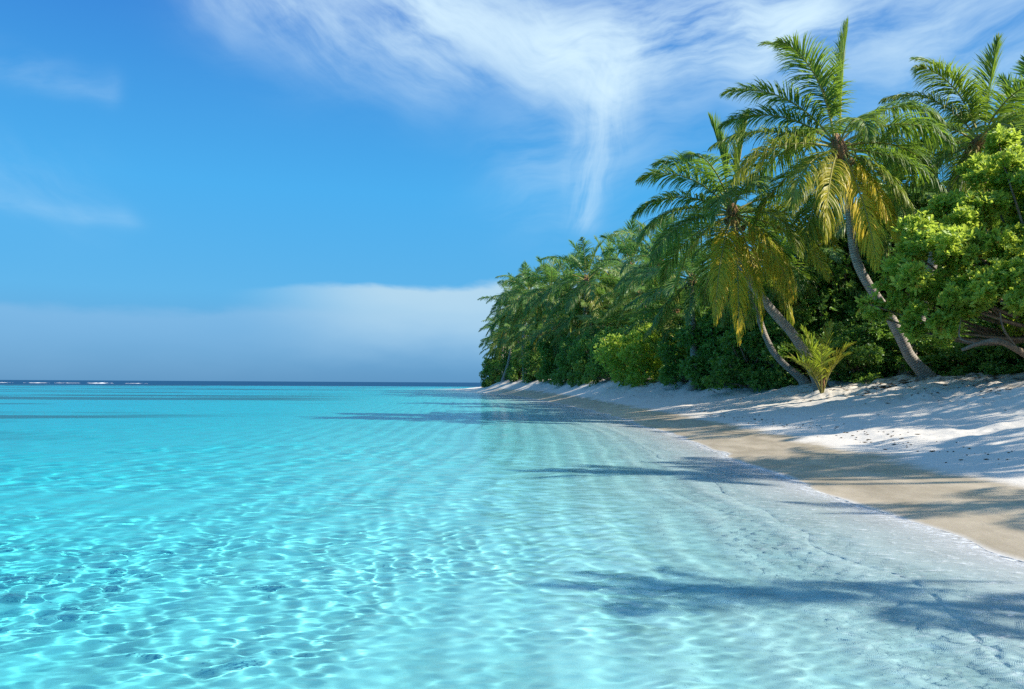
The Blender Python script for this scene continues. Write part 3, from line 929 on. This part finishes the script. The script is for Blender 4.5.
def make_bush(name, label, cat, lobes, clusters, per, leaf, wid, mat, seed, trunk_r=0.12, group=None, loc=(0, 0, 0), trunk_name='trunk', **kw):
    root = thing(name, label, cat, loc, group)
    V, F, rnd, ag = foliage(lobes, clusters, per, leaf, wid, seed, **kw)
    mesh_obj('crown', raw_mesh('crown', V, F, {'rnd': rnd, 'age': ag}, smooth=False), mat, root)
    g = np.random.default_rng(seed + 5); tb = []
    for l in lobes:
        c = np.array(l[0], float); b0 = np.array([g.normal(0, trunk_r), g.normal(0, trunk_r), -0.15])
        mid = b0 * 0.4 + c * 0.45; mid[2] = c[2] * 0.5; mid[:2] += g.normal(0, 0.15, 2)
        tb.append(tube(spline([b0, mid, c * 0.9 + g.normal(0, .1, 3), c + np.array([0, 0, l[1][2] * 0.4])], 12), np.linspace(trunk_r, 0.02, 12), 6, 0.05, seed))
    mesh_obj(trunk_name, tube_mesh(trunk_name, tb), M_BARK, root)
    return root


def rand_lobes(seed, w_, h_, n, r0=0.9, low=0.3):
    g = np.random.default_rng(seed); out = []
    for i in range(n):
        a = i * 2.4 + g.normal(0, 0.3); f = (i + 0.5) / n
        z = low * h_ * 0.5 + (h_ - r0 * 0.9) * f
        rr = w_ * 0.5 * math.sqrt(max(0.05, 1 - (max(0, f - 0.35) / 0.68) ** 2)) * g.uniform(0.35, 1.05)
        z += g.normal(0, 0.07) * h_
        r = r0 * g.uniform(0.75, 1.3)
        out.append(((rr * math.cos(a), rr * math.sin(a), z), (r * 1.15, r * 1.15, r * 0.9)))
    return out


tall = [make_bush('thicket_tree', 'p', 'tree', rand_lobes(21 + k, 5.8, 9.2, 44, 0.85, 0.1), 4200, 6, 0.24, 0.13, (M_DARK, M_DARK, M_MID)[k], 31 + k, 0.16, 'trees of the thicket', shell=0.4) for k in range(3)]
shrub = [make_bush('beach_shrub', 'p', 'shrub', rand_lobes(41 + k, 4.8, 4.6, 34, 0.58, 0.0), 3300, 6, 0.21, 0.11, (M_DARK, M_MID, M_MID)[k], 51 + k, 0.09, 'shrubs along the beach', trunk_name='stem', shell=0.4) for k in range(3)]
lime = make_bush('lime_shrub', 'bright lime-green bush at the top of the beach below the star-headed palm', 'shrub', rand_lobes(61, 6.0, 4.2, 17, 0.95, 0.05), 3600, 6, 0.24, 0.13, M_LIME, 62, 0.09, None, trunk_name='stem', shell=0.5)
b = at(641, 380, 63); lime.location = (b.x, b.y, ground_z(b.x, b.y) - 0.1)

useds = {}
def put(kind, protos_, k, px, d, rz, sc, label, group=None):
    d = deepen(d)
    x = at(px, 383, d).x
    q = 1.6 if kind == 'shrub' else 2.5
    x, d = x + q * x / d + 0.4 * q, d + q
    loc = (x, d, ground_z(x, d) - 0.1)
    key = (kind, k)
    if key not in useds:
        useds[key] = 1; o = protos_[k]; o.location = loc; o.rotation_euler = (0, 0, R(rz)); o.scale = sc if hasattr(sc, '__len__') else (sc,) * 3; o['label'] = label
        if group: o['group'] = group
        return o
    return dup(protos_[k], loc, R(rz), sc, label, group)


for a in [  # dark thicket behind the near palms
    ('tall', tall, 0, 765, 42, 0, (1, 1, .80), 'dark thicket tree behind the trunk of the leaning palm'),
    ('tall', tall, 1, 815, 40, 50, (1, 1, .88), 'dark thicket tree behind the palm sapling'),
    ('tall', tall, 0, 862, 40, 120, (1, 1, 1.0), 'dark thicket tree filling the bend of the S-shaped trunk'),
    ('tall', tall, 1, 910, 40, 200, (1, 1, 1.05), 'dark thicket tree right of the S-shaped trunk'),
    ('tall', tall, 2, 900, 45, 300, (1.1, 1.1, 1.12), 'sunlit yellow-green tree top under the palm at the right'),
    ('tall', tall, 0, 965, 38, 260, (1, 1, 1.05), 'dark thicket tree behind the bright green tree, left half'),
    ('tall', tall, 1, 1020, 36, 20, (1, 1, 1.05), 'dark thicket tree behind the bright green tree at the right edge'),
    ('tall', tall, 1, 725, 47, 80, (1, 1, .72), 'thicket tree under the hanging fronds of the leaning palm'),
    ('tall', tall, 0, 690, 54, 190, (1, 1, .75), 'thicket tree right of the bright lime-green bush'),
    ('shrub', shrub, 0, 850, 35.5, 0, (.8, .8, .62), 'low dark shrub on the sand left of the S-shaped trunk'),
    ('shrub', shrub, 1, 893, 35, 80, (.7, .7, .55), 'low leafy shrub beside the foot of the S-shaped trunk'),
    ('shrub', shrub, 0, 778, 40, 130, (.9, .9, .8), 'dark shrub at the foot of the hooked trunk'),
    ('shrub', shrub, 2, 742, 42, 10, (.9, .9, .75), 'green shrub left of the hooked trunk'),
    ('shrub', shrub, 1, 712, 47, 200, (.95, .95, .95), 'green shrub hung with leaves below the yellowing fronds'),
    ('shrub', shrub, 2, 680, 52, 300, (.9, .9, .8), 'green shrub immediately right of the lime-green bush'),
    ('shrub', shrub, 1, 950, 32, 190, (.8, .8, .5), 'low shrub under the lowest leaves of the bright green tree'),
    ('shrub', shrub, 0, 995, 29, 250, (.8, .8, .5), 'dark low shrub under the curved branch'),
    ('shrub', shrub, 2, 1035, 28, 100, (.8, .8, .6), 'low shrub at the right edge under the curved branch'),
    # the belt along the far beach
    ('shrub', shrub, 1, 606, 66, 30, 1.0, 'green shrub immediately left of the lime-green bush'),
    ('shrub', shrub, 2, 588, 72, 140, (1, 1, 1.1), 'grey-green shrub second left of the lime-green bush'),
    ('shrub', shrub, 0, 570, 79, 230, (1.1, 1.1, 1.1), 'dark shrub third left of the lime-green bush'),
    ('shrub', shrub, 2, 553, 88, 320, (1.1, 1.1, 1.2), 'green shrub in the middle of the far beach belt'),
    ('shrub', shrub, 0, 537, 97, 60, (1.2, 1.2, 1.2), 'dark shrub where the far beach begins to narrow'),
    ('shrub', shrub, 1, 522, 108, 170, (1.2, 1.2, 1.3), 'shrub on the narrow far beach, third from the seaward end'),
    ('shrub', shrub, 0, 509, 118, 280, (1.1, 1.1, 1.3), 'dark shrub second from the seaward end of the beach'),
    ('shrub', shrub, 2, 498, 127, 20, (1.0, 1.0, 1.2), 'last shrub at the seaward end of the beach'),
    ('tall', tall, 0, 620, 74, 20, (1.1, 1.1, .72), 'far thicket tree behind the star-headed palm'),
    ('tall', tall, 1, 590, 86, 150, (1.2, 1.2, .85), 'far thicket tree behind the tallest palm of the far grove'),
    ('tall', tall, 0, 560, 98, 250, (1.3, 1.3, .85), 'far thicket tree behind the dark green palm'),
    ('tall', tall, 1, 532, 114, 340, (1.4, 1.4, 1.0), 'far thicket tree above the narrow end of the beach'),
    ('tall', tall, 0, 514, 128, 100, (1.3, 1.3, .95), 'far thicket tree nearest the seaward end'),
    ('tall', tall, 0, 500, 128, 15, (1.1, 1.1, .8), 'rounded dark tree at the point, over the last shrub'),
    ('shrub', shrub, 0, 489, 133, 75, (1.0, 1.0, 1.3), 'dark bush on the point itself, beside the last palm trunk'),
    ('tall', tall, 1, 655, 64, 210, (1.1, 1.1, .75), 'far thicket tree between the star-headed palm and the lit palm'),
    # thicket beyond the right edge, which shades the beach
    ('tall', tall, 0, 1180, 26, 30, (1, 1, .75), 'dark thicket tree beyond the right edge behind the bright tree'),
    ('tall', tall, 1, 1330, 22, 130, (1, 1, .7), 'dark thicket tree beyond the right edge beside the palms'),
    ('tall', tall, 0, 1500, 17, 230, (1, 1, .65), 'dark thicket tree beyond the right edge, second nearest'),
    ('tall', tall, 1, 4200, 5.5, 330, (1, 1, .8), 'dark thicket tree beyond the right edge, nearest'),
]:
    put(*a)

# the bright broad-leaved tree reaching over the sand at the right
TB = at(1075, 372, 27); TB.z = ground_z(TB.x, TB.y) - 0.1
LOB = [(1003, 165, 28, 1.15), (965, 205, 28, 1.0), (1010, 215, 26.5, 1.3), (1050, 190, 28, 1.6), (938, 250, 27, 1.15), (985, 262, 25.5, 1.35), (1035, 270, 25.5, 1.5), (905, 282, 27, .95), (948, 295, 25.5, 1.0),
       (995, 305, 24.8, .95), (880, 302, 27.5, .6), (915, 318, 26.5, .55), (1045, 312, 26, 0.9), (950, 326, 26.5, .5), (1075, 240, 27, 1.8), (930, 215, 29, .8), (1085, 300, 26, 1.5), (1018, 140, 29, .8)]
lobes = []
_g = np.random.default_rng(5)
for (px, py, d, r) in LOB:
    c = np.array(at(px, py, d) - TB)
    for k in range(5):
        o_ = unit(_g.normal(0, 1, 3)) * r * _g.uniform(.6, 1.15); q = r * _g.uniform(0.30, 0.52)
        lobes.append((tuple(c + o_), (q, q, q * 0.8)))
bt = thing('broadleaf_tree', 'bright green broad-leaved tree with large rosettes of leaves reaching over the sand', 'tree', tuple(TB))
V, F, rnd, ag = foliage(lobes, 7200, 8, 0.225, 0.115, 71, shell=0.2, upbias=0.9, age_p=0.022, lump=0.6)
mesh_obj('crown', raw_mesh('crown', V, F, {'rnd': rnd, 'age': ag}, smooth=False), M_LIME, bt)
tb = []
trunk_top = np.array(at(1062, 330, 26.8) - TB)
tb.append(tube(spline([(0, 0, -0.2), trunk_top * 0.5 + np.array([.15, 0, 0]), trunk_top], 14), np.linspace(0.26, 0.18, 14), 10, 0.04, 3))
for (c, r) in lobes[::2]:
    c = np.array(c); g_ = np.random.default_rng(int(abs(c[0]) * 100))
    tb.append(tube(spline([trunk_top * 0.9, trunk_top * 0.5 + c * 0.5 + np.array([0, 0, -0.5]) + g_.normal(0, 0.2, 3), c], 12), np.linspace(0.10, 0.025, 12), 6, 0.05, 4))
mesh_obj('trunk', tube_mesh('trunk', tb), M_BARK, bt)
brp = [np.array(at(px, py, d) - TB) for (px, py, d) in [(1068, 366, 26.6), (1040, 362, 25.5), (1018, 350, 24.8), (998, 341, 24.5), (978, 344, 24.6), (962, 350, 24.8)]]
br2 = [brp[2], np.array(at(1004, 330, 24.4) - TB), np.array(at(1000, 312, 24.4) - TB)]
br3 = [brp[4], np.array(at(960, 338, 24.8) - TB), np.array(at(961, 318, 25.0) - TB)]
mesh_obj('branch', tube_mesh('branch', [tube(spline(brp, 22), np.linspace(0.15, 0.05, 22), 8, 0.04, 5), tube(spline(br2, 8), np.linspace(.05, .02, 8), 6), tube(spline(br3, 8), np.linspace(.04, .015, 8), 6)]), M_BARK, bt)


# ------------------------------------------------------------------ drift line, fallen leaves and surf
g = np.random.default_rng(12)
Vs, Fs, ages, rn = [], [], [], []
cnt = 0
def litter(x, y, size):
    global cnt
    z = ground_z(x, y)
    a = g.uniform(0, 6.28); l = size * g.uniform(0.6, 1.5); w_ = l * g.uniform(0.12, 0.45); h = l * g.uniform(0.06, 0.2)
    ca, sa = math.cos(a), math.sin(a)
    pts = [(-l, 0, 0), (0, w_, h), (l, 0, h * 0.4), (0, -w_, h * 0.7), (0, 0, -0.02)]
    Vs.extend([(x + p[0] * ca - p[1] * sa, y + p[0] * sa + p[1] * ca, z + 0.012 + p[2]) for p in pts])
    b_ = cnt * 5
    Fs.extend([(b_, b_ + 1, b_ + 2), (b_, b_ + 2, b_ + 3), (b_ + 1, b_, b_ + 4), (b_ + 2, b_ + 1, b_ + 4), (b_ + 3, b_ + 2, b_ + 4), (b_, b_ + 3, b_ + 4)])
    rn.extend([g.random()] * 5); cnt += 1
for i in range(900):
    y = g.uniform(9, 60); s_ = np.interp(y, [0, 36, 66], [10.0, 10.0, 5.2])
    f = abs(g.normal(0, 0.16)); x = float(shore_x(y)) + s_ * (1.02 - f)
    litter(x, y, g.uniform(0.03, 0.09))
for i in range(260):
    y = g.uniform(8, 40); x = float(shore_x(y)) + 3.4 + g.normal(0, 0.35)
    litter(x, y, g.uniform(0.02, 0.05))
for i in range(420):                                    # heap of dead leaves and roots round the foot of the S-shaped palm
    b0 = at(918, 386, 32); x = b0.x + g.normal(-0.5, 1.1); y = b0.y + g.normal(-0.2, 0.6)
    litter(x, y, g.uniform(0.05, 0.14))
litter(6.35, 9.75, 0.05)
M_LITTER = leaf_mat('litter', (0.05, 0.032, 0.018, 1), (0.20, 0.13, 0.07, 1), (0.3, 0.2, 0.1, 1), (0.1, 0.06, 0.03, 1), 0.8, 0.05, 0.1)
lit_o = mesh_obj('fallen_leaves', raw_mesh('fallen_leaves', Vs, Fs, {'rnd': rn, 'age': np.zeros(len(rn))}, smooth=False), M_LITTER)
lit_o['kind'] = 'stuff'; lit_o['label'] = 'dry leaves, husks and twigs strewn over the sand under the trees'

# surf breaking on the reef far out
M_SURF, t = new_mat('surf')
d_ = t.n('ShaderNodeBsdfDiffuse'); d_.inputs['Color'].default_value = (0.85, 0.88, 0.9, 1); finish(t, d_.outputs[0])
parts_ = []
for (a0, a1, h) in [(84, 116, 0.24), (-30, 16, 0.14), (20, 52, 0.11), (56, 78, 0.09), (122, 150, 0.08)]:
    A_, B_ = at(a0, 382, 420), at(a1, 382, 420)
    n_ = 40; q = np.linspace(0, 1, n_)
    pth = np.stack([A_.x + (B_.x - A_.x) * q, 420 + 3 * np.sin(q * 9 + a0), np.full(n_, 0.1)], 1)
    parts_.append(tube(pth, h * (0.35 + 0.65 * np.abs(np.sin(q * 23 + a0) * np.sin(q * 7 + 1))) * np.sin(np.pi * np.clip(q, 0.02, 0.98)) ** 0.4, 8, 0.15, 3))
sf = mesh_obj('surf', tube_mesh('surf', parts_), M_SURF)
sf['kind'] = 'stuff'; sf['label'] = 'white surf breaking on the reef along the horizon'
